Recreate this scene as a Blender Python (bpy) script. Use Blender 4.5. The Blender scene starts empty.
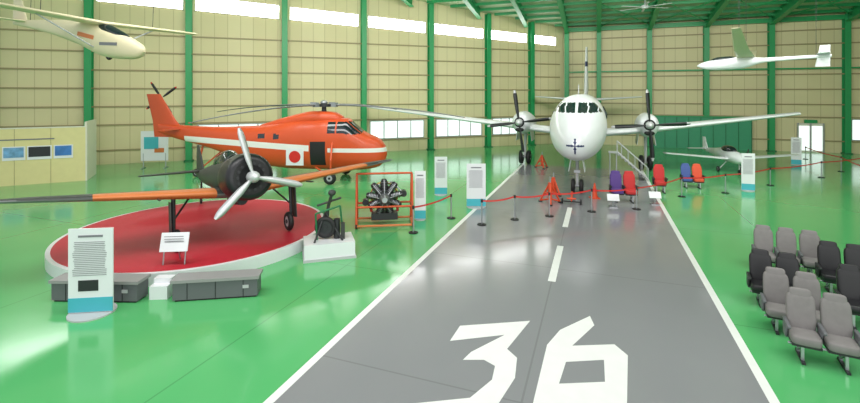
import bpy, math, random
from mathutils import Matrix, Vector, Euler
random.seed(4)
sc=bpy.context.scene
sc.view_settings.view_transform='Standard'
sc.view_settings.exposure=0.0

# ---------------------------------------------------------------- materials
def lin(c):
    return tuple(((v/255)/12.92 if v/255<=0.04045 else ((v/255+0.055)/1.055)**2.4) for v in c)
def mat(name,rgb,rough=.5,metal=0,emit=0,var=.06,nscale=3.0,bump=0,coat=0,spec=.5):
    m=bpy.data.materials.new(name); m.use_nodes=True
    nt=m.node_tree; b=nt.nodes['Principled BSDF']
    c=lin(rgb)
    tc=nt.nodes.new('ShaderNodeTexCoord'); nz=nt.nodes.new('ShaderNodeTexNoise')
    nz.inputs['Scale'].default_value=nscale; nz.inputs['Detail'].default_value=4
    nt.links.new(tc.outputs['Object'],nz.inputs['Vector'])
    mx=nt.nodes.new('ShaderNodeMix'); mx.data_type='RGBA'
    mx.inputs[6].default_value=(*[v*(1-var) for v in c],1)
    mx.inputs[7].default_value=(*[min(1,v*(1+var)) for v in c],1)
    nt.links.new(nz.outputs['Fac'],mx.inputs[0]); nt.links.new(mx.outputs[2],b.inputs['Base Color'])
    b.inputs['Roughness'].default_value=rough; b.inputs['Metallic'].default_value=metal
    b.inputs['Coat Weight'].default_value=coat
    b.inputs['Specular IOR Level'].default_value=spec
    if emit:
        b.inputs['Emission Color'].default_value=(*c,1); b.inputs['Emission Strength'].default_value=emit
    if bump:
        bp=nt.nodes.new('ShaderNodeBump'); bp.inputs['Strength'].default_value=bump
        nt.links.new(nz.outputs['Fac'],bp.inputs['Height']); nt.links.new(bp.outputs[0],b.inputs['Normal'])
    return m
def mth(nt,op,a,b_=None):
    n=nt.nodes.new('ShaderNodeMath'); n.operation=op
    for i,v in enumerate((a,b_)):
        if v is None: continue
        if isinstance(v,(int,float)): n.inputs[i].default_value=v
        else: nt.links.new(v,n.inputs[i])
    return n.outputs[0]
def add_stripe(m,rgb,stripes):
    """painted bands in object space: stripes of (z0,slope,half width,xmin,xmax)"""
    nt=m.node_tree; b=nt.nodes['Principled BSDF']
    tc=nt.nodes.new('ShaderNodeTexCoord'); sp=nt.nodes.new('ShaderNodeSeparateXYZ'); nt.links.new(tc.outputs['Object'],sp.inputs[0])
    tot=None
    for z0,sl,hw,xa,xb in stripes:
        line=mth(nt,'ADD',mth(nt,'MULTIPLY',sp.outputs[0],sl),z0)
        k=mth(nt,'LESS_THAN',mth(nt,'ABSOLUTE',mth(nt,'SUBTRACT',sp.outputs[2],line)),hw)
        k=mth(nt,'MULTIPLY',k,mth(nt,'GREATER_THAN',sp.outputs[0],xa)); k=mth(nt,'MULTIPLY',k,mth(nt,'LESS_THAN',sp.outputs[0],xb))
        tot=k if tot is None else mth(nt,'MAXIMUM',tot,k)
    old=b.inputs['Base Color'].links[0].from_socket
    mx=nt.nodes.new('ShaderNodeMix'); mx.data_type='RGBA'
    nt.links.new(tot,mx.inputs[0]); nt.links.new(old,mx.inputs[6]); mx.inputs[7].default_value=(*lin(rgb),1)
    nt.links.new(mx.outputs[2],b.inputs['Base Color'])

def grid_mask(nt,sock,period,width):
    return mth(nt,'LESS_THAN',mth(nt,'PINGPONG',sock,period/2),width/2)

def floor_mat(name,rgb,rough,px,py,linecol=.75,var=.07,coat=0):
    m=mat(name,rgb,rough,var=var,nscale=.35,coat=coat)
    nt=m.node_tree; b=nt.nodes['Principled BSDF']
    b.inputs['Coat Roughness'].default_value=.09
    tc=nt.nodes.new('ShaderNodeTexCoord'); sp=nt.nodes.new('ShaderNodeSeparateXYZ')
    nt.links.new(tc.outputs['Object'],sp.inputs[0])
    g=mth(nt,'MAXIMUM',grid_mask(nt,sp.outputs[0],px,.035),grid_mask(nt,sp.outputs[1],py,.035))
    old=b.inputs['Base Color'].links[0].from_socket
    mx=nt.nodes.new('ShaderNodeMix'); mx.data_type='RGBA'
    nt.links.new(g,mx.inputs[0]); nt.links.new(old,mx.inputs[6])
    c=lin(rgb); mx.inputs[7].default_value=(*[v*linecol for v in c],1)
    nt.links.new(mx.outputs[2],b.inputs['Base Color'])
    nz=nt.nodes.new('ShaderNodeTexNoise'); nz.inputs['Scale'].default_value=1.2; nz.inputs['Detail'].default_value=5
    nt.links.new(tc.outputs['Object'],nz.inputs['Vector'])
    mr=nt.nodes.new('ShaderNodeMapRange'); mr.inputs[3].default_value=rough*.8; mr.inputs[4].default_value=rough*1.35
    nt.links.new(nz.outputs['Fac'],mr.inputs[0]); nt.links.new(mr.outputs[0],b.inputs['Roughness'])
    return m

def wall_mat(name):
    m=mat(name,(220,211,168),.6,var=.06,nscale=.3)
    nt=m.node_tree; b=nt.nodes['Principled BSDF']
    tc=nt.nodes.new('ShaderNodeTexCoord'); sp=nt.nodes.new('ShaderNodeSeparateXYZ')
    nt.links.new(tc.outputs['Object'],sp.inputs[0])
    g=grid_mask(nt,sp.outputs[0],.92,.05)
    old=b.inputs['Base Color'].links[0].from_socket
    mx=nt.nodes.new('ShaderNodeMix'); mx.data_type='RGBA'
    nt.links.new(g,mx.inputs[0]); nt.links.new(old,mx.inputs[6])
    mx.inputs[7].default_value=(*lin((196,186,144)),1)
    wn=nt.nodes.new('ShaderNodeTexBrick'); wn.offset=0; wn.inputs['Scale'].default_value=1
    wn.inputs['Brick Width'].default_value=1.84; wn.inputs['Row Height'].default_value=20; wn.inputs['Mortar Size'].default_value=0
    wn.inputs['Color1'].default_value=(1,1,1,1); wn.inputs['Color2'].default_value=(.92,.91,.87,1)
    cb=nt.nodes.new('ShaderNodeCombineXYZ'); nt.links.new(sp.outputs[0],cb.inputs[0]); nt.links.new(sp.outputs[2],cb.inputs[1])
    nt.links.new(cb.outputs[0],wn.inputs['Vector'])
    mul=nt.nodes.new('ShaderNodeMix'); mul.data_type='RGBA'; mul.blend_type='MULTIPLY'; mul.inputs[0].default_value=1
    nt.links.new(mx.outputs[2],mul.inputs[6]); nt.links.new(wn.outputs['Color'],mul.inputs[7])
    nt.links.new(mul.outputs[2],b.inputs['Base Color'])
    return m

WHITE=mat('white_paint',(224,227,230),.3,var=.03,coat=.3)
OFFW=mat('offwhite_paint',(216,214,198),.45)
GLIDC=mat('cream_glider_paint',(222,212,178),.45)
CREAM=mat('cream_panel',(220,210,152),.6)
GREEN_ST=mat('green_steel',(38,152,90),.4)
GREEN_DK=mat('green_steel_dark',(28,112,68),.5)
GIRT=mat('girt_steel',(156,145,106),.5)
FLOOR_G=floor_mat('green_epoxy_floor',(86,176,108),.15,6.2,7.5,coat=.25)
RUN=floor_mat('grey_runway_paint',(136,136,141),.16,3.9,6.0,.8,coat=.25)
LINE=mat('white_line_paint',(230,232,230),.35)
RED=mat('red_carpet',(184,30,50),.55,var=.08,nscale=6)
WALL=wall_mat('beige_wall_panel')
CEIL=mat('roof_sheet',(190,200,166),.7)
WIN=mat('daylight_window',(255,255,255),.3,emit=9,var=0)
WIN2=mat('low_window_glass',(225,238,235),.2,emit=1.1,var=.05,nscale=.8)
ORANGE=mat('orange_paint',(206,80,36),.42,var=.05,coat=.15)
HELI=mat('helicopter_orange',(206,78,34),.42,var=.05,coat=.15)
add_stripe(HELI,(228,228,224),[(1.80,0,.12,-3.25,.2),(1.66,-.055,.17,-12.2,-4.35)])
YORANGE=mat('tan_orange_paint',(204,116,60),.45)
BLACK=mat('black_rubber',(24,24,26),.6)
DARK=mat('dark_metal',(48,50,52),.45,metal=.3)
COWL=mat('cowling_black',(24,25,29),.4)
DGREEN=mat('dark_olive_paint',(52,57,54),.5)
GREYW=mat('wing_grey',(110,114,114),.45)
GLASS=mat('dark_glass',(28,38,44),.08,var=.02,spec=.8)
STEEL=mat('brushed_steel',(172,176,180),.3,metal=.8)
LGREY=mat('light_grey_paint',(182,184,186),.4)
SILVER=mat('propeller_silver',(206,208,210),.3,metal=.3)
NAVY=mat('navy_paint',(28,40,90),.4)
TEAL=mat('teal_print',(70,176,190),.5)
SIGNW=mat('sign_white',(226,229,232),.4,var=.01)
INK=mat('ink_text',(120,122,128),.6)
BLUEP=mat('blue_photo_print',(60,120,190),.4,var=.6,nscale=2)
BLUE2=mat('sky_photo_print',(110,160,200),.4,var=.7,nscale=4)
REDP=mat('red_paint',(205,40,34),.45)
BELT=mat('red_belt',(214,52,50),.6)
SEATG=mat('grey_seat_fabric',(124,121,120),.85,var=.12,nscale=9)
SEATB=mat('black_seat_leather',(26,26,30),.5,var=.1)
SEATP=mat('purple_seat_fabric',(86,62,130),.8)
SEATR=mat('red_seat_fabric',(190,50,50),.8)
SEATBL=mat('blue_seat_fabric',(70,90,150),.8)
SEATO=mat('orange_seat_fabric',(212,84,56),.8)
CONE=mat('cone_orange',(214,76,40),.5)
BENCH=mat('bench_grey',(98,100,104),.5)
BENCHT=mat('bench_top',(146,146,146),.45)
DOORG=mat('green_door_paint',(58,150,112),.5)
BRASS=mat('yellow_metal',(200,180,90),.4)

# ---------------------------------------------------------------- builder
class B:
    def __init__(s,name): s.n=name; s.v=[]; s.f=[]; s.m=[]; s.s=[]; s.mats=[]
    def mi(s,m):
        if m not in s.mats: s.mats.append(m)
        return s.mats.index(m)
    def add(s,vs,fs,m,smooth=False):
        o=len(s.v); s.v+=[tuple(v) for v in vs]
        for f in fs:
            s.f.append([i+o for i in f]); 
            if callable(m):
                c=sum((Vector(vs[i]) for i in f),Vector())/len(f); s.m.append(s.mi(m(c.x,c.y,c.z)))
            else: s.m.append(s.mi(m))
            s.s.append(smooth)
    def box(s,c,d,m,rot=(0,0,0)):
        R=Euler([math.radians(a) for a in rot]).to_matrix(); c=Vector(c)
        vs=[c+R@Vector((x*d[0]/2,y*d[1]/2,z*d[2]/2)) for x in(-1,1) for y in(-1,1) for z in(-1,1)]
        s.add(vs,[(0,1,3,2),(4,6,7,5),(0,4,5,1),(2,3,7,6),(0,2,6,4),(1,5,7,3)],m)
    def cyl(s,a,b,r0,r1,m,n=16,caps=True,smooth=True):
        a=Vector(a); b=Vector(b); d=(b-a).normalized()
        t=Vector((0,0,1)) if abs(d.z)<.9 else Vector((1,0,0))
        u=d.cross(t).normalized(); w=d.cross(u)
        vs=[]
        for p,r in((a,r0),(b,r1)):
            for i in range(n):
                q=2*math.pi*i/n; vs.append(p+u*math.cos(q)*r+w*math.sin(q)*r)
        s.add(vs,[(i,(i+1)%n,n+(i+1)%n,n+i) for i in range(n)],m,smooth)
        if caps:
            s.add(vs[:n],[list(range(n))[::-1]],m); s.add(vs[n:],[list(range(n))],m)
    def tube(s,pts,r,m,n=8):
        for a,b in zip(pts[:-1],pts[1:]): s.cyl(a,b,r,r,m,n)
    def sph(s,c,r,m,nu=20,nv=12,e=1.0,rot=(0,0,0)):
        if not hasattr(r,'__len__'): r=(r,r,r)
        R=Euler([math.radians(a) for a in rot]).to_matrix(); c=Vector(c)
        pw=lambda v: math.copysign(abs(v)**e,v)
        vs=[];
        for j in range(nv+1):
            p=-math.pi/2+math.pi*j/nv
            for i in range(nu):
                q=2*math.pi*i/nu
                vs.append(c+R@Vector((r[0]*pw(math.cos(p))*pw(math.cos(q)),r[1]*pw(math.cos(p))*pw(math.sin(q)),r[2]*pw(math.sin(p)))))
        s.add(vs,[(j*nu+i,j*nu+(i+1)%nu,(j+1)*nu+(i+1)%nu,(j+1)*nu+i) for j in range(nv) for i in range(nu)],m,True)
    def torus(s,c,axis,R,r,m,nu=28,nv=10):
        c=Vector(c); ax=Vector(axis).normalized()
        t=Vector((0,0,1)) if abs(ax.z)<.9 else Vector((1,0,0)); u=ax.cross(t).normalized(); w=ax.cross(u)
        vs=[]
        for i in range(nu):
            q=2*math.pi*i/nu; e=u*math.cos(q)+w*math.sin(q)
            for j in range(nv):
                p=2*math.pi*j/nv; vs.append(c+e*(R+r*math.cos(p))+ax*r*math.sin(p))
        s.add(vs,[(i*nv+j,((i+1)%nu)*nv+j,((i+1)%nu)*nv+(j+1)%nv,i*nv+(j+1)%nv) for i in range(nu) for j in range(nv)],m,True)
    def wheel(s,c,axis,R,w,tm=None,hm=None):
        c=Vector(c); ax=Vector(axis).normalized()
        s.torus(c,ax,R-w/2,w/2,tm or BLACK)
        s.cyl(c-ax*w*.35,c+ax*w*.35,R-w*.75,R-w*.75,hm or LGREY,20)
        s.cyl(c-ax*w*.5,c+ax*w*.5,.07,.07,DARK,10)
    def loft(s,keys,m,n=40,step=.2,p=1.0):
        keys=sorted(keys); xs=[k[0] for k in keys]
        def slopes(vals):
            d=[(vals[i+1]-vals[i])/(xs[i+1]-xs[i]) for i in range(len(xs)-1)]
            t=[d[0]]
            for i in range(1,len(d)): t.append(0 if d[i-1]*d[i]<=0 else 2*d[i-1]*d[i]/(d[i-1]+d[i]))
            t.append(d[-1]); return t
        cols=[[k[j] for k in keys] for j in range(1,5)]; sl=[slopes(c) for c in cols]
        st=[]
        for i in range(len(xs)-1):
            h=xs[i+1]-xs[i]; k=max(2,int(math.ceil(h/step)))
            for q in range(k):
                t=q/k; row=[xs[i]+t*h]
                for c,g in zip(cols,sl):
                    row.append((2*t**3-3*t*t+1)*c[i]+(t**3-2*t*t+t)*h*g[i]+(-2*t**3+3*t*t)*c[i+1]+(t**3-t*t)*h*g[i+1])
                st.append(row)
        st.append(list(keys[-1][:5]))
        pw=lambda v: math.copysign(abs(v)**p,v)
        vs=[]
        for x,cy,cz,ry,rz in st:
            for i in range(n):
                q=2*math.pi*i/n; vs.append((x,cy+ry*pw(math.cos(q)),cz+rz*pw(math.sin(q))))
        s.add(vs,[(j*n+i,j*n+(i+1)%n,(j+1)*n+(i+1)%n,(j+1)*n+i) for j in range(len(st)-1) for i in range(n)],m,True)
        s.add(vs[:n],[list(range(n))[::-1]],m); s.add(vs[-n:],[list(range(n))],m)
    def wing(s,sts,m,vert=False,sub=8):
        """stations (span,x_leading,chord,height,thickness ratio)"""
        prof=[]
        for i in range(13):
            t=(1-math.cos(math.pi*i/12))/2
            y=5*(.2969*math.sqrt(t)-.126*t-.3516*t*t+.2843*t**3-.1015*t**4)
            prof.append((t,y))
        ring=[(t,y) for t,y in prof]+[(t,-y) for t,y in prof[-2:0:-1]]
        rows=[]
        for a,b in zip(sts[:-1],sts[1:]):
            for q in range(sub):
                f=q/sub; rows.append([a[k]+(b[k]-a[k])*f for k in range(5)])
        rows.append(sts[-1]); n=len(ring); vs=[]
        for sp,xl,ch,h,tc in rows:
            for t,y in ring:
                if vert: vs.append((xl-t*ch,h+y*tc*ch,sp))
                else: vs.append((xl-t*ch,sp,h+y*tc*ch))
        s.add(vs,[(j*n+i,j*n+(i+1)%n,(j+1)*n+(i+1)%n,(j+1)*n+i) for j in range(len(rows)-1) for i in range(n)],m,True)
        s.add(vs[:n],[list(range(n))[::-1]],m); s.add(vs[-n:],[list(range(n))],m)
    def blade(s,c,d,nrm,L,w,th,m,tip=None,r0=.15,pitch=25,tiplen=.1,droop=0):
        c=Vector(c); d=Vector(d).normalized(); nrm=Vector(nrm).normalized(); cr=nrm.cross(d)
        rows=[]; N=10
        for i in range(N+1):
            f=i/N; r=r0+(L-r0)*f
            ww=w*(.45+.55*min(1,f*3.2))*(1 if f<.75 else math.sqrt(max(.04,1-((f-.75)/.27)**2)))
            pa=math.radians(pitch*(1-.5*f)); ch=cr*math.cos(pa)+nrm*math.sin(pa); tn=nrm*math.cos(pa)-cr*math.sin(pa)
            p=c+d*r-Vector((0,0,droop*f*f)); tt=th*(1.6-f)
            rows.append([p+ch*ww/2,p+tn*tt/2,p-ch*ww/2,p-tn*tt/2])
        for i in range(N):
            mm=tip if tip and i/N>=1-tiplen-.01 else m
            vs=rows[i]+rows[i+1]
            s.add(vs,[(k,(k+1)%4,4+(k+1)%4,4+k) for k in range(4)],mm,True)
        s.add(rows[-1],[(0,1,2,3)],tip or m)
    def prism(s,poly,z0,z1,m):
        n=len(poly); vs=[(x,y,z0) for x,y in poly]+[(x,y,z1) for x,y in poly]
        s.add(vs,[list(range(n))[::-1],list(range(n,2*n))]+[(i,(i+1)%n,n+(i+1)%n,n+i) for i in range(n)],m)
    def done(s,loc=(0,0,0),rz=0,pitch=0,roll=0,scale=1,parent=None):
        me=bpy.data.meshes.new(s.n); me.from_pydata(s.v,[],s.f)
        for m in s.mats: me.materials.append(m)
        me.polygons.foreach_set('material_index',s.m); me.polygons.foreach_set('use_smooth',s.s)
        me.update()
        o=bpy.data.objects.new(s.n,me); sc.collection.objects.link(o)
        mw=Matrix.Translation(loc)@Matrix.Rotation(rz,4,'Z')@Matrix.Rotation(-pitch,4,'Y')@Matrix.Rotation(roll,4,'X')@Matrix.Scale(scale,4)
        if parent:
            o.parent=parent; o.matrix_parent_inverse=parent.matrix_basis.inverted()
        o.matrix_basis=mw
        return o

# ---------------------------------------------------------------- frames
U=Vector((.350,.937,0)).normalized()     # along the runway
R_=Vector((U.y,-U.x,0))                  # across, to the right
C=Vector((13.6,45.9,0))                  # room corner
WL=Vector((-.934,-.356,0)).normalized()  # left wall direction from the corner
angR=math.atan2(R_.y,R_.x)
def ztop(b): return 11.8+.15*b if b<=30 else 16.3-.15*(b-30)
def bl(s_): return -(WL*s_).dot(U)
def al(s_): return (WL*s_).dot(R_)

b=B('floor'); b.box((0,0,-.1),(110,90,.2),FLOOR_G)
FL=b.done((6,18,0),angR)
o0=Vector((1.48,7.28,0))
b=B('runway_marking')
b.box((0,3.5,.001),(7.7,43,.004),RUN)
for sx in(-1,1): b.box((sx*3.84,3.5,.002),(.16,43,.006),LINE)
def P(x,y):
    v=Vector((x,y,0))-o0; return (v.dot(R_),v.dot(U))
for y0,y1 in((12.0,14.8),(16.9,19.8)):
    a=(y0-7.28)/U.y; c=(y1-7.28)/U.y
    b.box((0,(a+c)/2,.002),(.2,c-a,.006),LINE)
three=[(.647,9.70),(2.203,9.91),(1.51,8.82),(1.648,8.52),(1.496,7.92),(1.074,7.21),(.755,6.8),(-.453,6.8),(-.29,7.26),(.658,7.40),(1.084,7.87),(1.195,8.27),(1.015,8.46),(.62,8.46),(.80,8.72),(1.556,9.34),(.405,9.11)]
b.prism([P(*p) for p in three][::-1],.0,.006,LINE)
outerL=[(3.60,10.13),(2.754,9.53),(2.33,8.96),(1.667,7.28),(1.51,6.8),(1.98,6.8),(2.224,7.76),(2.537,8.395),(2.82,8.93),(3.55,9.72)]
b.prism([P(*p) for p in outerL],.0,.006,LINE)
b.prism([P(*p) for p in [(2.82,8.93),(2.537,8.395),(3.27,8.46),(3.68,8.98)]],.0,.006,LINE)
b.prism([P(*p) for p in [(3.68,8.98),(3.27,8.46),(3.038,7.81),(2.75,6.8),(2.946,6.8),(3.188,7.28),(3.78,8.6)]],.0,.006,LINE)
b.prism([P(*p) for p in [(2.224,7.76),(1.98,6.8),(2.75,6.8),(3.038,7.81)]],.0,.006,LINE)
b.done(o0,angR,parent=FL)

# ---------------------------------------------------------------- walls
def wallquad(b,x0,x1,z0,z1a,z1b,t=.2,m=WALL):
    vs=[(x0,0,z0),(x1,0,z0),(x1,0,z1b),(x0,0,z1a),(x0,t,z0),(x1,t,z0),(x1,t,z1b),(x0,t,z1a)]
    b.add(vs,[(0,1,2,3),(5,4,7,6),(0,4,5,1),(3,2,6,7),(1,5,6,2),(0,3,7,4)],m)
angL=math.atan2(-WL.y,-WL.x)
b=B('wall_left')
ss=[0,9.1,20,30,45.4,60]
for s0,s1 in zip(ss[:-1],ss[1:]):
    wallquad(b,-s1,-s0,0,ztop(bl(s1)),ztop(bl(s0)))
b.done(C,angL)
b=B('wall_back'); wallquad(b,0,32,0,11.8,11.8); b.done(C,angR)
E=C+R_*32
b=B('wall_right')
wallquad(b,0,30,0,11.8,16.3); wallquad(b,30,48,0,16.3,13.6)
b.done(E,math.atan2(-U.y,-U.x))
colsL=[4.0,8.8,14.6,20.7,27.1,33.9,40.1,45.6,51,56]
colsB=[3.4,7.9,12.6,17.55,22.8,28]
def column(b,x,h):
    b.box((x,-.28,h/2),(.07,.5,h),GREEN_ST); b.box((x,-.53,h/2),(.42,.05,h),GREEN_ST); b.box((x,-.03,h/2),(.42,.05,h),GREEN_ST)
    b.box((x,-.3,.04),(.6,.7,.08),GREEN_DK)
b=B('trim_1')
for s_ in colsL: column(b,-s_,ztop(bl(s_))-.1)
for z in (1.0,2.8,4.1,5.4,6.7,8.0,9.3): b.box((-29.8,-.06,z),(58.6,.1,.1),GIRT)
b.done(C,angL)
b=B('trim_2')
for s_ in colsB: column(b,s_,11.7)
column(b,.35,11.7)
for z in (1.0,3.0,4.1,5.4,6.7,8.0,9.3,10.5):
    b.box((16.0,-.06,z),(31,.1,.1),GIRT)
b.box((16,-.3,11.45),(31.5,.3,.4),GREEN_ST)
b.box((16,-.3,7.2),(31.5,.12,.12),GREEN_ST)
b.done(C,angR)
edges=[0.6]+colsL
k=1
for i,(s0,s1) in enumerate(zip(edges[:-1],edges[1:])):
    b=B('window_%d'%k); k+=1
    w=s1-s0-.9; x=-(s0+s1)/2; h=.78+.009*abs(x); zc=10.25+.047*abs(x)
    ry=math.degrees(math.atan(.047))
    b.box((x,-.06,zc),(w,.06,h),WIN,(0,ry,0))
    for zz in(-h/2-.03,h/2+.03): b.box((x,-.08,zc+zz),(w+.16,.12,.07),OFFW,(0,ry,0))
    for q in(-.5,.5): b.box((x+q*(w+.1),-.08,zc-q*w*.047),(.08,.12,h+.1),OFFW)
    b.done(C,angL)
    if i in(1,2,3,5,7):
        b=B('window_%d'%k); k+=1
        w=s1-s0-1.2
        b.box((x,-.06,1.9),(w,.06,1.5),WIN2)
        nn=4
        for q in range(nn+1): b.box((x-w/2+w*q/nn,-.1,1.9),(.09,.1,1.6),LGREY)
        for zz in(1.13,2.67): b.box((x,-.1,zz),(w+.1,.1,.09),LGREY)
        b.done(C,angL)
b=B('window_%d'%k); k+=1
b.box((25.4,-.06,2.0),(4.4,.06,1.7),WIN2)
for q in range(5): b.box((23.2+1.1*q,-.1,2.0),(.09,.1,1.8),LGREY)
for zz in(1.13,2.87): b.box((25.4,-.1,zz),(4.5,.1,.09),LGREY)
b.done(C,angR)
b=B('door_1')
b.box((12.1,-.62,1.45),(7.9,.06,2.9),DOORG)
for q in range(9): b.box((8.2+q*.975,-.67,1.45),(.05,.04,2.9),GREEN_DK)
b.box((12.1,-.66,2.93),(8.1,.14,.12),GREEN_ST)
b.done(C,angR)
b=B('door_2')
b.box((20.4,-.1,1.25),(1.9,.08,2.5),OFFW)
for q in(-.45,.45): b.box((20.4+q,-.16,1.2),(.72,.05,2.1),WIN2)
for q in(-.9,0,.9): b.box((20.4+q,-.18,1.25),(.09,.1,2.5),STEEL)
b.box((20.4,-.2,2.65),(.9,.1,.28),GREEN_ST)
b.done(C,angR)

b=B('ceiling')
bs=[0,10,20,30,39.6]
for b0,b1 in zip(bs[:-1],bs[1:]):
    vs=[]
    for bb,t in((b0,0),(b1,0),(b0,.2),(b1,.2)):
        a0=-1.136*bb
        vs+= [ (a0,-bb,ztop(bb)+t),(32,-bb,ztop(bb)+t) ]
    b.add(vs,[(0,1,3,2),(4,6,7,5),(0,2,6,4),(1,5,7,3)],CEIL)
b.done(C,angR)
b=B('trim_3')
def ibeam(b,p,q,h,w,m):
    p=Vector(p);q=Vector(q); d=(q-p).normalized(); side=d.cross(Vector((0,0,1))).normalized(); up=side.cross(d)
    for c0,hw,hh in((0,.03,h/2),(h/2,w/2,.03),(-h/2,w/2,.03)):
        vs=[]
        for pt in(p,q):
            for a_,c_ in((-1,-1),(1,-1),(1,1),(-1,1)): vs.append(pt+side*a_*hw+up*(c0+c_*hh))
        b.add(vs,[(0,1,2,3),(7,6,5,4)]+[(i,4+i,4+(i+1)%4,(i+1)%4) for i in range(4)],m)
for a in [-30,-24,-18,-12,-7,-3.2]+[.4]+colsB:
    b0=max(.6,-a/1.136+.7)
    if b0<29: ibeam(b,(a,-b0,ztop(b0)-.45),(a,-30,ztop(30)-.45),.75,.4,GREEN_ST)
    ibeam(b,(a,-max(30,b0),ztop(max(30,b0))-.45),(a,-39,ztop(39)-.45),.75,.4,GREEN_ST)
bb=1.2
while bb<38:
    ibeam(b,(-1.136*bb+.6,-bb,ztop(bb)-.1),(31.5,-bb,ztop(bb)-.1),.2,.16,GREEN_ST)
    bb+=1.5
for i in range(len(colsB)-1):
    b.tube([(colsB[i],-1,11.5),(colsB[i+1],-8,12.5)],.05,GREEN_ST)
    b.tube([(colsB[i+1],-1,11.5),(colsB[i],-8,12.5)],.05,GREEN_ST)
b.done(C,angR)
b=B('ceiling_fan')
b.cyl((0,0,0),(0,0,.9),.04,.04,LGREY); b.cyl((0,0,-.15),(0,0,.1),.25,.25,WHITE)
for i in range(6):
    q=math.radians(60*i+10); b.box((math.cos(q)*1.1,math.sin(q)*1.1,-.05),(1.9,.16,.03),WHITE,(0,0,math.degrees(q)))
b.done((17.2,36.0,12.0))

# ---------------------------------------------------------------- airliner
b=B('propeller_airliner')
def pf(x,y,z):
    s_=-x
    if 1.2<s_<3.4 and 4.08<z<4.56:
        a=abs(y)
        if a<.05 or .50<a<.57 or (.98<a<1.04) : return WHITE
        if s_<3.2: return GLASS
    if s_<1.6 and ((abs(y)<.045 and 2.25<z<2.95) or (abs(z-2.62)<.04 and abs(y)<.42)): return NAVY
    if z<2.2 and s_>2.6: return LGREY
    if s_>4 and abs(z-3.15)<.12: return NAVY
    return WHITE
b.loft([(0,0,2.62,.04,.04),(-.12,0,2.63,.31,.32),(-.45,0,2.68,.64,.68),(-1.1,0,2.86,1.0,1.04),(-2,0,3.04,1.27,1.36),(-3,0,3.2,1.41,1.6),(-4.5,0,3.26,1.45,1.72),(-14,0,3.28,1.45,1.70),(-18,0,3.7,1.15,1.25),(-21.5,0,4.15,.65,.78),(-24,0,4.5,.12,.2)],pf,n=120,step=.08)
for i in range(16):
    for sy in(-1,1): b.sph((-5.2-i*.8,sy*1.39,3.8),(.17,.09,.22),GLASS,10,6)
b.wing([(-16.4,-10.6,1.3,3.95,.12),(-4,-9.7,2.9,2.72,.15),(0,-9.4,3.4,2.32,.16),(4,-9.7,2.9,2.72,.15),(12.0,-10.4,1.5,3.85,.12)],WHITE)
for sy in(-1,1):
    y=sy*3.9
    b.loft([(-8.55,y,3.12,.36,.4),(-8.75,y,3.1,.52,.6),(-9.4,y,3.05,.6,.74),(-11,y,3.0,.62,.78),(-13,y,2.85,.55,.66),(-15.3,y,2.85,.1,.15)],WHITE,n=32)
    b.cyl((-8.5,y,3.12),(-8.54,y,3.12),.33,.33,BLACK,24)
    b.sph((-8.6,y,2.62),(.12,.3,.15),BLACK,14,8)
    b.sph((-8.5,y,3.12),(.55,.24,.24),SILVER,20,12)
    for q in range(4):
        an=math.radians(90*q+(4 if sy>0 else 8))
        b.blade((-8.35,y,3.12),(0,math.cos(an),math.sin(an)),(1,0,0),2.15,.3,.05,DARK,LGREY,pitch=60,tiplen=.1)
    b.cyl((-11,y,2.4),(-11,y,.5),.1,.08,LGREY,14)
    b.tube([(-11,y,1.1),(-12.1,y,2.4)],.05,LGREY)
    for w in(-.26,.26): b.wheel((-11,y+w,.5),(0,1,0),.5,.3)
    b.cyl((-11,y-.35,.5),(-11,y+.35,.5),.06,.06,STEEL,10)
    for w in(-.5,.5): b.box((-11.2,y+w,2.05),(1.6,.03,.7),WHITE,(8*(1 if w>0 else -1),0,0))
b.cyl((-2.4,0,1.9),(-2.4,0,.35),.08,.07,LGREY,14); b.tube([(-2.4,0,.9),(-3.2,0,1.8)],.045,LGREY)
for w in(-.2,.2): b.wheel((-2.4,w,.36),(0,1,0),.36,.2)
b.cyl((-2.4,-.25,.36),(-2.4,.25,.36),.05,.05,STEEL,10)
for w in(-.33,.33): b.box((-2.4,w,1.45),(1.2,.03,.6),WHITE,(10*(1 if w>0 else -1),0,0))
b.box((-2.3,0,1.1),(.12,.3,.12),STEEL)
b.wing([(4.4,-17.8,5.6,0,.05),(5.6,-19.6,4.0,0,.1),(9.3,-21.9,1.9,0,.1)],lambda x,y,z: NAVY if 7.4<z<8.0 else WHITE,vert=True)
b.wing([(-4.6,-21.9,1.2,4.75,.1),(0,-20.6,2.5,4.45,.12),(4.6,-21.9,1.2,4.75,.1)],WHITE)
b.tube([(-4.2,0,4.9),(-4.2,0,5.5)],.025,LGREY)
nose=Vector((6.6,20.5,.004))
b.done(nose,math.atan2(-U.y,-U.x))

b=B('boarding_stairs')
for i in range(8):
    b.box((2.1-i*.24,0,.22+i*.22),(.27,.9,.05),LGREY)
for sy in(-.46,.46):
    b.tube([(2.35,sy,.05),(.25,sy,1.95)],.04,LGREY)
    b.tube([(2.3,sy,.1),(2.3,sy,.9),(.25,sy,2.75),(.25,sy,1.9)],.022,LGREY)
    for i in range(4): 
        x=1.9-i*.45; z=.05+(2.35-x)/2.1*1.9; b.tube([(x,sy,z),(x,sy,z+.85)],.015,LGREY)
b.box((-.05,0,1.92),(.6,.95,.06),LGREY)
for x in(-.25,.2):
    for sy in(-.42,.42): b.tube([(x,sy,0),(x,sy,1.9)],.03,LGREY)
p=nose+U*7.4+R_*1.85
b.done(p,angR,scale=.8)

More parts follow.
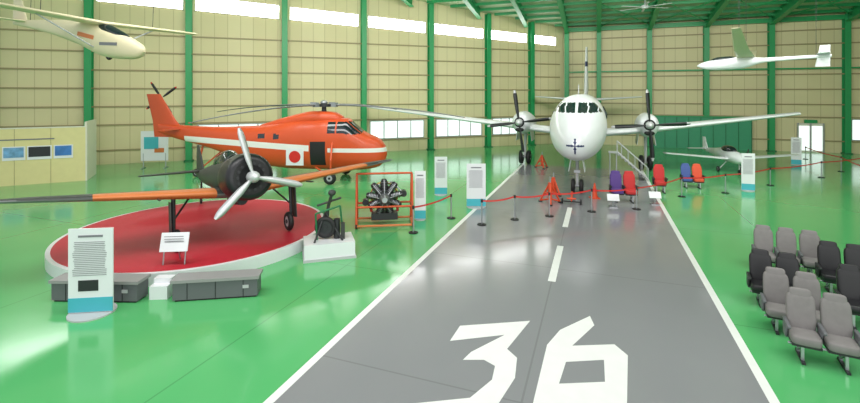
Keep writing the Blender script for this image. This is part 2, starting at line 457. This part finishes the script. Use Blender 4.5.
# ---------------------------------------------------------------- fighter
b=B('vintage_fighter_plane')
b.loft([(2.0,0,2.0,.34,.34),(1.98,0,2.0,.56,.56),(1.8,0,2.0,.67,.67),(1.2,0,2.0,.70,.70),(.75,0,2.0,.66,.66)],COWL,n=40,step=.08)
b.cyl((1.99,0,2.0),(2.0,0,2.0),.50,.50,BLACK,30)
b.loft([(.8,0,2.0,.56,.58),(-.5,0,2.0,.5,.58),(-2.5,0,2.0,.38,.46),(-4.5,0,2.0,.24,.31),(-6.4,0,2.1,.06,.12)],DGREEN,n=36)
for i in range(14):
    q=2*math.pi*i/14; b.cyl((2.02,math.cos(q)*.38,2+math.sin(q)*.38),(1.9,math.cos(q)*.38,2+math.sin(q)*.38),.045,.045,DARK,8)
b.sph((2.15,0,2.0),(.38,.17,.17),SILVER,20,12)
for an in(104,224,344):
    a=math.radians(an)
    b.blade((2.22,0,2.0),(0,math.cos(a),math.sin(a)),(1,0,0),1.45,.22,.05,SILVER,SILVER,pitch=35,r0=.1)
def cz(x,y,z):
    return DGREEN if (abs((x*2.2)%1-.5)>.40 or abs(y)<.02) else GLASS
b.loft([(.35,0,2.40,.05,.05),(-.1,0,2.45,.26,.3),(-.6,0,2.5,.31,.38),(-1.4,0,2.48,.3,.34),(-2.2,0,2.4,.18,.18),(-2.6,0,2.3,.05,.1)],cz,n=28,step=.07)
def wp(x,y,z):
    a=abs(y)
    le=.62-.055*a
    if .8<a<(3.6 if y<0 else 4.8) and x>le-.5: return YORANGE
    if z>1.5+.09*a: return DGREEN
    return GREYW
b.wing([(-6.05,-.05,.35,2.02,.1),(-5.8,.22,.9,2.0,.1),(-5,.34,1.35,1.94,.11),(-.3,.62,2.5,1.52,.14),(.3,.62,2.5,1.52,.14),(5,.34,1.35,1.94,.11),(5.8,.22,.9,2.0,.1),(6.05,-.05,.35,2.02,.1)],wp,sub=14)
b.wing([(-2.2,-5.7,.6,2.2,.1),(0,-5.3,1.3,2.2,.1),(2.2,-5.7,.6,2.2,.1)],DGREEN)
b.wing([(2.1,-4.9,1.7,0,.1),(2.8,-5.4,1.15,0,.1),(3.3,-5.9,.5,0,.1)],DGREEN,vert=True)
for sy in(-1,1):
    y=sy*1.75
    b.cyl((.15,y,1.55),(.1,y,.35),.06,.05,DARK,12)
    b.box((.2,y+sy*.1,.95),(.34,.03,1.0),DGREEN)
    b.wheel((.08,y-sy*.08,.32),(0,1,0),.32,.18)
    b.tube([(.1,y,.9),(-.3,y-sy*.5,1.5)],.03,DARK)
    b.cyl((.55,y*1.25,1.6),(1.1,y*1.25,1.6),.025,.025,BLACK,8)
b.wheel((-5.75,0,.95),(0,1,0),.13,.08); b.tube([(-5.75,0,.98),(-5.5,0,1.9)],.04,DARK)
b.cyl((.9,0,1.3),(-.2,0,1.3),.16,.2,COWL,14)
hd=math.atan2(-.8,.6)
b.done((-6.15,14.3,.36),hd,math.radians(8))

b=B('display_platform')
b.cyl((0,0,0),(0,0,.34),4.2,4.2,WHITE,96,smooth=True)
b.cyl((0,0,.341),(0,0,.35),4.08,4.08,RED,96)
b.done((-8.0,15.8,0))

# ---------------------------------------------------------------- helicopter
b=B('orange_rescue_helicopter')
def hf(x,y,z):
    s_=-x
    right=y<0
    if 1.35<s_<2.35 and z>2.72 and z<3.42:
        if abs(y)<.05 or .5<abs(y)<.56: return HELI
        return GLASS
    if 2.3<s_<3.3 and 2.75<z<3.4 and abs(y)>.6 and not 2.78<s_<2.86: return GLASS
    if right and 3.35<s_<4.3 and .95<z<2.35: return BLACK
    for w in(6.3,7.2):
        if abs(s_-w)<.2 and 2.4<z<2.7 and abs(y)>.5: return GLASS
    return HELI
b.loft([(0,0,1.55,.05,.08),(-.12,0,1.56,.38,.45),(-.5,0,1.6,.68,.82),(-1.2,0,1.68,.88,1.05),(-1.7,0,1.85,.92,1.25),(-2.4,0,2.1,.95,1.5),(-5,0,2.06,.95,1.45),(-7,0,1.98,.85,1.22),(-9,0,2.15,.62,.92),(-11,0,2.45,.4,.6),(-13,0,2.75,.24,.4),(-14,0,2.95,.12,.25)],hf,n=96,step=.09,p=.72)
b.box((-5.15,-.955,1.42),(1.02,.03,.98),WHITE); b.cyl((-5.15,-.96,1.42),(-5.15,-.985,1.42),.34,.34,REDP,36)
b.loft([(-2.6,0,3.5,.3,.2),(-3.1,0,3.6,.5,.35),(-4.2,0,3.6,.55,.4),(-6,0,3.35,.4,.3),(-7.6,0,3.05,.1,.12)],ORANGE,n=28,p=.8)
b.wing([(2.4,-12.0,2.3,0,.12),(3.4,-12.9,1.5,0,.14),(5.0,-13.9,.9,0,.14)],ORANGE,vert=True)
b.wing([(-1.5,-12.6,.6,2.9,.1),(0,-12.4,.8,2.9,.1),(1.5,-12.6,.6,2.9,.1)],ORANGE)
b.cyl((-14.2,0,4.75),(-14.2,.5,4.75),.12,.1,DARK)
for q in range(4):
    a=math.radians(90*q+35); b.blade((-14.2,.5,4.75),(math.cos(a),0,math.sin(a)),(0,1,0),1.2,.16,.03,DARK,REDP,pitch=10)
b.cyl((-3.75,0,3.8),(-3.75,0,4.35),.16,.12,DARK); b.cyl((-3.75,0,4.25),(-3.75,0,4.42),.42,.42,DARK,20); b.sph((-3.75,0,4.5),(.22,.22,.14),STEEL)
for q in range(4):
    a=math.radians(90*q-20)
    d=(math.cos(a),math.sin(a),0)
    b.cyl((-3.75,0,4.34),(-3.75+d[0]*.95,d[1]*.95,4.34),.09,.07,DARK,10)
    b.box((-3.75+d[0]*.75,d[1]*.75,4.38),(.34,.24,.26),STEEL,(0,0,math.degrees(a)))
    b.blade((-3.75,0,4.36),d,(0,0,1),8.8,.42,.07,GREYW,REDP,r0=.8,pitch=4,tiplen=.0,droop=.55)
for sy in(-1,1):
    b.wheel((-2.9,sy*1.65,.36),(0,1,0),.36,.24)
    b.tube([(-2.9,sy*1.5,.36),(-2.9,sy*1.5,1.3),(-3.0,sy*.85,2.3)],.06,ORANGE)
    b.tube([(-2.9,sy*1.5,.4),(-4.0,sy*.75,.8)],.05,ORANGE); b.tube([(-2.9,sy*1.5,.4),(-2.6,sy*.75,.8)],.05,ORANGE)
b.wheel((-11.6,0,.25),(0,1,0),.25,.16); b.tube([(-11.6,0,.3),(-11.2,0,1.9)],.06,ORANGE); b.tube([(-11.6,0,.3),(-10.0,0,1.6)],.045,ORANGE)
b.tube([(-1.4,-.95,1.0),(-1.4,-1.1,1.0),(-2.2,-1.1,.85)],.09,DARK)
b.done((-2.5,26.2,0),math.atan2(-.08,.997))

# ---------------------------------------------------------------- signs
def sign(loc,w,h,rz=0,pic=True):
    b=B('information_sign_board')
    b.box((0,0,h/2+.04),(w,.035,h),SIGNW)
    b.box((0,-.02,.04+h*.09),(w,.01,h*.17),TEAL)
    b.box((0,-.022,h*.93),(w*.55,.008,h*.025),INK)
    y=.86
    while y>.46:
        b.box((-w*.02,-.022,h*y),(w*.78*random.uniform(.85,1),.006,h*.006),INK); y-=.022
    if pic: b.box((-w*.05,-.022,h*.34),(w*.45,.008,h*.13),DARK)
    b.cyl((0,.05,0),(0,.05,.03),w*.5,w*.5,LGREY,28)
    b.box((0,.04,h*.3),(.05,.04,h*.55),STEEL)
    return b.done(loc,rz)
sign((-7.72,10.25,0),.94,1.9,.12)
sign((-.39,17.9,0),.44,1.9,0,False)
sign((.54,22.3,0),.62,1.85,0,False)
sign((2.04,19.9,0),.84,1.88,0,False)
sign((16.4,23.2,0),.6,1.9,-.3,False)
sign((25.8,31.7,0),.6,1.9,-.4,False)

b=B('caption_easel')
b.box((0,0,.62),(.72,.03,.5),SIGNW,(-18,0,0))
for i in range(5): b.box((0,-.045-.01*i*-1,.78-.07*i),(.5,.006,.018),INK,(-18,0,0))
for x in(-.28,.28): b.tube([(x,-.05,.02),(x,.08,.7)],.02,STEEL)
b.tube([(0,.35,.02),(0,.08,.7)],.02,STEEL); b.tube([(-.28,0,.38),(.28,0,.38)],.02,STEEL)
b.done((-6.95,12.25,.352),.1)

def bench(loc,w,rz):
    b=B('display_bench')
    b.box((0,0,.25),(w,.42,.42),BENCH); b.box((0,0,.49),(w+.08,.5,.07),BENCHT)
    b.box((0,0,.03),(w-.1,.36,.06),BLACK)
    for q in(-.33,0,.33): b.box((q*w,-.215,.25),(.015,.01,.4),DARK)
    b.box((w*.36,-.22,.28),(.14,.01,.08),LGREY)
    b.done(loc,rz)
bench((-8.05,11.0,0),2.1,-.03)
bench((-5.25,11.15,0),1.95,.15)
b=B('white_step_box'); b.box((0,0,.16),(.42,.42,.32),WHITE); b.box((0,.1,.38),(.42,.22,.12),WHITE); b.done((-6.62,11.15,0),.06)

b=B('landing_gear_display')
b.box((0,0,.25),(1.5,1.0,.5),WHITE); b.box((0,0,.04),(1.56,1.06,.08),LGREY)
b.wheel((-.1,0,.86),(.3,1,0),.34,.16,BLACK,DARK)
b.tube([(-.1,.12,.86),(.0,.12,1.5),(.1,0,1.9)],.05,DGREEN)
b.tube([(-.45,-.3,.5),(-.1,.1,1.3),(.4,-.3,.5)],.03,DARK); b.tube([(.0,.4,.5),(0,.12,1.5)],.03,DARK)
b.tube([(-.35,0,1.55),(.0,.1,1.62),(.38,0,1.75)],.035,DGREEN); b.sph((.1,0,1.92),(.12,.1,.1),DGREEN)
b.box((.42,-.1,.75),(.12,.12,.5),DGREEN); b.cyl((.25,0,.5),(.25,.0,1.1),.1,.1,DARK,12)
b.tube([(-.35,0,.5),(-.4,0,1.3),(.35,0,1.5),(.45,0,.5)],.03,GREEN_DK)
b.done((-3.15,14.0,0),.3)

b=B('radial_engine_on_stand')
for x in(-1.05,1.05):
    b.tube([(x,-.6,.08),(x,.6,.08)],.05,YORANGE)
    b.tube([(x,-.55,.08),(x,-.1,1.95)],.04,ORANGE); b.tube([(x,.55,.08),(x,.1,1.95)],.04,ORANGE); b.tube([(x,-.4,.75),(x,.4,.75)],.035,ORANGE)
    for y in(-.55,.55): b.wheel((x,y,.09),(1,0,0),.09,.06)
for y,z in((-.55,.1),(.55,.1),(-.35,.75),(.35,.75),(0,1.95)): b.tube([(-1.05,y,z),(1.05,y,z)],.04,YORANGE if z<.5 else ORANGE)
b.cyl((0,-.35,1.05),(0,.35,1.05),.28,.28,DARK,20); b.cyl((0,-.6,1.05),(0,-.35,1.05),.1,.2,STEEL,16); b.cyl((0,.3,1.05),(0,.62,1.05),.38,.3,DARK,20)
for i in range(9):
    q=2*math.pi*i/9+.2; d=Vector((math.cos(q),0,math.sin(q)))
    p0=Vector((0,-.1,1.05)); b.cyl(p0+d*.25,p0+d*.6,.11,.11,STEEL,12)
    for k2 in range(5): b.cyl(p0+d*(.3+.06*k2),p0+d*(.33+.06*k2),.15,.15,DARK,12)
    b.cyl(p0+d*.6,p0+d*.7,.13,.09,DARK,12); b.tube([p0+d*.68+Vector((0,-.08,0)),Vector((0,-.4,1.05))+d*.2],.018,STEEL)
b.torus((0,.3,1.05),(0,1,0),.5,.05,BRASS)
b.box((0,0,.35),(1.0,.5,.25),DARK); b.tube([(-.5,0,.5),(-.5,0,.9)],.05,REDP); b.tube([(.5,0,.5),(.5,0,.9)],.05,REDP)
for x,z in((-.72,.85),(.74,1.15)): b.cyl((x,-.05,z),(x,.25,z),.12,.12,DARK,16)
b.tube([(-.72,0,.85),(-.3,0,1.5),(.3,.1,1.6),(.74,0,1.15)],.03,STEEL)
b.done((-1.75,17.3,0),.12)

# ---------------------------------------------------------------- barriers
def barrier(pts,name='post_and_belt_barrier'):
    b=B(name)
    for x,y in pts:
        b.cyl((x,y,.004),(x,y,.03),.17,.17,BLACK,20); b.cyl((x,y,.03),(x,y,.95),.028,.028,STEEL,10); b.cyl((x,y,.86),(x,y,.98),.045,.045,DARK,12)
    for (x0,y0),(x1,y1) in zip(pts[:-1],pts[1:]):
        d=Vector((x1-x0,y1-y0,0)); n=8; prev=None
        for i in range(n+1):
            f=i/n; z=.92-.07*4*f*(1-f); p=Vector((x0,y0,z))+d*f
            if prev is not None:
                b.add([prev+Vector((0,0,.03)),p+Vector((0,0,.03)),p-Vector((0,0,.03)),prev-Vector((0,0,.03))],[(0,1,2,3)],BELT)
            prev=p
    b.done()
barrier([(1.98,17.2),(3.37,17.9),(4.88,18.4),(6.86,19.1),(8.95,19.5),(12.25,21.9),(14.9,22.7),(18.6,24.6),(23.4,26.9),(29,29.5)])
barrier([(-.6,16.2),(.85,18.1)])
barrier([(20.5,20.5),(24.0,24.4),(26.5,29.0),(28.8,34.5)])

def cone(loc):
    b=B('traffic_cone'); b.box((0,0,.02),(.42,.42,.04),CONE); b.cyl((0,0,.03),(0,0,.72),.15,.03,CONE,20)
    b.cyl((0,0,.33),(0,0,.46),.107,.081,REDP,20,False); b.done(loc)
cone((7.9,21.6,.004))
def jack(loc,s=1,rz=0):
    b=B('aircraft_jack')
    b.cyl((0,0,.15),(0,0,.95),.09,.09,CONE,14); b.cyl((0,0,.95),(0,0,1.2),.045,.045,STEEL,10)
    for i in range(3):
        q=2*math.pi*i/3; x,y=math.cos(q)*.5,math.sin(q)*.5
        b.tube([(0,0,.95),(x,y,.05)],.045,CONE); b.tube([(0,0,.2),(x,y,.06)],.035,CONE); b.cyl((x,y,0),(x,y,.05),.09,.09,DARK,10)
        q2=2*math.pi*(i+1)/3; b.tube([(x*.6,y*.6,.45),(math.cos(q2)*.3,math.sin(q2)*.3,.45)],.025,CONE)
    b.done(loc,rz,scale=s)
jack((5.5,20.6,.004),1,.3); jack((6.15,22.4,.004),.9,1.0); jack((7.6,30.5,.004),.9,.5)
b=B('tow_bar')
b.tube([(0,0,.25),(1.4,0,.3)],.05,CONE); b.tube([(.2,-.4,.12),(.2,.4,.12)],.03,DARK); b.wheel((.2,.4,.13),(0,1,0),.13,.08); b.wheel((.2,-.4,.13),(0,1,0),.13,.08)
b.tube([(0,-.2,.3),(0,.2,.3)],.035,CONE); b.tube([(.2,0,.12),(.2,0,.26)],.03,CONE)
b.done((6.35,20.2,.004),1.25)

# ---------------------------------------------------------------- seats (face local -y)
def seats(loc,n,m,rz,s=1.1,m2=None,hm=None):
    b=B('airline_seat_row'); w=.54
    for i in range(n):
        x=(i-(n-1)/2)*w; mm=m2 if (m2 and i%2) else m
        b.sph((x,-.02,.44),(.24,.27,.09),mm,24,12,.35)
        b.sph((x,.27,.80),(.235,.08,.36),mm,24,14,.4,(-14,0,0))
        b.sph((x,.345,1.11),(.18,.07,.13),hm or mm,20,12,.4,(-14,0,0))
        b.sph((x,.33,.76),(.2,.05,.3),BENCH if m is SEATG else mm,18,10,.4,(-14,0,0))
        b.box((x,-.02,.34),(.46,.44,.05),DARK)
    for i in range(n+1):
        x=(i-n/2)*w
        b.sph((x,.0,.64),(.035,.25,.035),DARK if m is not SEATG else BENCH,12,8,.4); b.sph((x,.12,.5),(.028,.14,.16),DARK if m is not SEATG else BENCH,12,8,.4)
    for x in(-(n*w)*.3,(n*w)*.3):
        b.box((x,-.15,.17),(.05,.05,.32),STEEL); b.box((x,.2,.17),(.05,.05,.32),STEEL); b.box((x,.02,.02),(.06,.6,.04),DARK)
        b.tube([(x,-.15,.3),(x,.22,.06)],.02,STEEL)
    b.tube([(-n*w/2,-.12,.31),(n*w/2,-.12,.31)],.025,STEEL); b.tube([(-n*w/2,.15,.31),(n*w/2,.15,.31)],.025,STEEL)
    return b.done(loc,rz,scale=s)
rz=-.5
seats((7.30,8.38,0),2,SEATG,rz,.97)
seats((7.62,9.42,0),2,SEATG,rz,.97)
seats((8.15,10.6,0),2,SEATB,rz,.97)
seats((9.95,12.5,0),3,SEATG,rz,.97)
seats((10.35,11.2,0),2,SEATB,rz,.97)
seats((9.4,9.6,0),2,SEATB,rz,.97)
seats((9.0,20.9,.004),2,SEATP,-.2,1.1,SEATR)
seats((11.7,22.9,0),1,SEATR,-.3,1.1)
seats((14.0,24.0,0),2,SEATBL,-.3,1.0,SEATO)
for l in((8.1,19.9,.004),(10.2,20.4,.004)):
    b=B('small_caption_stand')
    b.box((0,0,.42),(.5,.02,.32),SIGNW,(-35,0,0)); b.tube([(0,.02,0),(0,.02,.4)],.025,STEEL); b.box((0,0,.02),(.35,.3,.04),STEEL)
    for i in range(4): b.box((0,-.03+.03*i,.36+.045*i),(.36,.006,.012),INK,(-35,0,0))
    b.done(l,-.2)

# ---------------------------------------------------------------- light aircraft (right)
b=B('small_light_aircraft')
b.loft([(1.5,0,.95,.05,.05),(1.3,0,.95,.25,.25),(.6,0,1.0,.36,.38),(-.8,0,1.05,.36,.42),(-2.2,0,1.05,.16,.22),(-3.6,0,1.1,.05,.08)],WHITE,n=28)
b.sph((-.2,0,1.38),(.8,.28,.3),GLASS,22,12)
b.wing([(-4.0,.2,.7,1.15,.14),(0,.45,1.1,.85,.16),(4.0,.2,.7,1.15,.14)],WHITE)
b.wing([(-1.2,-3.0,.4,1.15,.1),(0,-2.9,.6,1.15,.1),(1.2,-3.0,.4,1.15,.1)],WHITE); b.wing([(1.1,-2.8,.8,0,.1),(1.95,-3.2,.4,0,.1)],WHITE,vert=True)
for an in(70,250): b.blade((1.5,0,.95),(0,math.cos(math.radians(an)),math.sin(math.radians(an))),(1,0,0),.75,.12,.03,DARK,r0=.03)
b.sph((1.5,0,.95),(.16,.09,.09),WHITE)
for sy in(-1,1): b.wheel((0,sy*.75,.18),(0,1,0),.18,.1); b.tube([(0,sy*.7,.18),(.1,sy*.25,.75)],.03,LGREY)
b.wheel((1.0,0,.15),(0,1,0),.15,.09); b.tube([(1.0,0,.15),(.95,0,.75)],.03,LGREY)
b.done((19.3,28.9,0),math.atan2(-.95,-.1))

# ---------------------------------------------------------------- hanging gliders
def wire(b,p,h): b.cyl(p,(p[0],p[1],p[2]+h),.012,.012,DARK,6)
b=B('hanging_primary_glider')
b.loft([(2.4,0,-.95,.05,.05),(2.2,0,-.95,.22,.25),(1.5,0,-.85,.36,.45),(.3,0,-.6,.38,.6),(-1,0,-.3,.3,.48),(-3,0,-.05,.17,.26),(-5,0,.1,.06,.1)],GLIDC,n=32,p=.85)
b.loft([(1.6,0,-.5,.05,.1),(1.2,0,-.42,.25,.2),(.5,0,-.2,.28,.25),(0,0,-.1,.15,.15)],GLASS,n=20)
b.wing([(-4.6,.3,.95,.25,.13),(0,.5,1.25,.08,.15),(4.6,.3,.95,.25,.13)],GLIDC)
b.wing([(-1.4,-4.3,.5,.15,.1),(0,-4.1,.8,.15,.1),(1.4,-4.3,.5,.15,.1)],GLIDC); b.wing([(0,-4.1,1.0,0,.1),(1.2,-4.6,.5,0,.1)],GLIDC,vert=True)
for sy in(-1,1): b.tube([(.2,sy*.3,-.9),(.1,sy*2.3,.1)],.03,LGREY)
b.wheel((.6,0,-1.2),(0,1,0),.16,.1); b.box((1.0,-.37,-.75),(.9,.02,.12),INK); b.box((-.2,-.37,-.45),(.9,.02,.16),YORANGE,(0,10,0))
for p in((.2,-2.2,.15),(.2,2.2,.15),(-4,0,.1)): wire(b,p,5.8)
b.done((-14.7,20,8.05),math.atan2(-.3,.95),math.radians(-3),scale=1.12)

b=B('hanging_sailplane')
b.loft([(2.3,0,-.1,.04,.04),(2.0,0,-.1,.17,.19),(1.2,0,-.05,.28,.33),(.2,0,0,.26,.34),(-.9,0,.1,.11,.13),(-3.6,0,.2,.06,.08)],WHITE,n=28)
b.loft([(1.8,0,.08,.05,.05),(1.3,0,.17,.2,.18),(.7,0,.2,.18,.18),(.3,0,.2,.08,.1)],GLASS,n=18)
b.wing([(-6.6,.1,.35,1.15,.1),(-3,.3,.65,.5,.12),(0,.4,.85,.3,.13),(3,.3,.65,.5,.12),(6.6,.1,.35,1.15,.1)],GLIDC)
b.wing([(-.35,-2.95,.6,0,.1),(.75,-3.15,.4,0,.1)],WHITE,vert=True); b.wing([(-1.3,-3.1,.35,.3,.1),(0,-3.0,.55,.3,.1),(1.3,-3.1,.35,.3,.1)],WHITE)
for p in((.1,-2.5,.45),(.1,2.5,.45),(-3,0,.3)): wire(b,p,5.5)
b.done((17.5,25.0,6.75),math.atan2(.62,-.78))

# ---------------------------------------------------------------- display wall left
b=B('exhibition_partition')
p0=Vector((-25.5,23.2,0)); p1=Vector((-19.9,26.0,0)); L=(p1-p0).length; an=math.atan2((p1-p0).y,(p1-p0).x)
b.box((L/2,0,1.55),(L,.12,3.1),CREAM); b.box((L/2,0,3.12),(L+.05,.16,.06),OFFW)
for i in range(1,4): b.box((L*i/4,-.065,1.55),(.02,.01,3.1),GIRT)
b.box((L+.02,1.2,1.7),(.12,2.5,3.4),OFFW)
for x,w,m in((L-1.0,.75,BLUEP),(L-2.05,.95,DARK),(L-3.15,.85,BLUE2),(L-4.15,.75,BLUEP),(L-5.2,.8,BLUE2)):
    b.box((x,-.08,1.75),(w+.12,.03,.75),SIGNW); b.box((x,-.1,1.8),(w,.02,.55),m)
b.box((L-2.6,-.08,2.5),(2.4,.02,.06),INK)
b.done(p0,an)
b=B('notice_board')
b.box((0,0,1.5),(1.7,.06,2.0),SIGNW); b.box((-.2,-.04,1.7),(.9,.02,.8),TEAL); b.box((.3,-.04,1.2),(.6,.02,.3),YORANGE)
for x in(-.7,.7): b.tube([(x,0,0),(x,0,1)],.04,STEEL); b.box((x,0,.03),(.08,.6,.05),STEEL)
b.done((-18.6,30.4,0),.15)

# ---------------------------------------------------------------- lights
w=bpy.data.worlds.new('sky'); sc.world=w; w.use_nodes=True
bg=w.node_tree.nodes['Background']; bg.inputs[0].default_value=(.97,.98,1,1); bg.inputs[1].default_value=.85
def area(name,loc,size,power,rot=(0,0,0),col=(1,.985,.95)):
    l=bpy.data.lights.new(name,'AREA'); l.shape='RECTANGLE'; l.size=size[0]; l.size_y=size[1]; l.energy=power; l.color=col
    o=bpy.data.objects.new(name,l); sc.collection.objects.link(o); o.location=loc; o.rotation_euler=[math.radians(a) for a in rot]
area('overhead_fill',(-6,9,11.3),(14,3),1050,(25,0,0))  # added overhead fill, kept out of view; not a fixture of the hall
area('overhead_fill.001',(10,9,11.3),(14,3),1050,(25,0,0))
area('overhead_fill.002',(-6,21,12.0),(16,3),1500,(58,0,18))  # added fill, tilted to brighten the left wall
area('overhead_fill.003',(12,20,12.0),(18,3),1900,(58,0,-18))  # added fill, tilted to brighten the back wall
area('rear_fill',(2,-6,6),(30,8),1400,(88,0,0))  # added fill from behind the camera; no door is modelled there

# ---------------------------------------------------------------- camera
cam=bpy.data.cameras.new('camera'); co=bpy.data.objects.new('camera',cam); sc.collection.objects.link(co)
co.location=(0,0,5); co.rotation_euler=(math.pi/2,0,0)
cam.sensor_width=36; cam.lens=36*450/860; cam.shift_y=-107.5/860; cam.clip_end=300
sc.camera=co
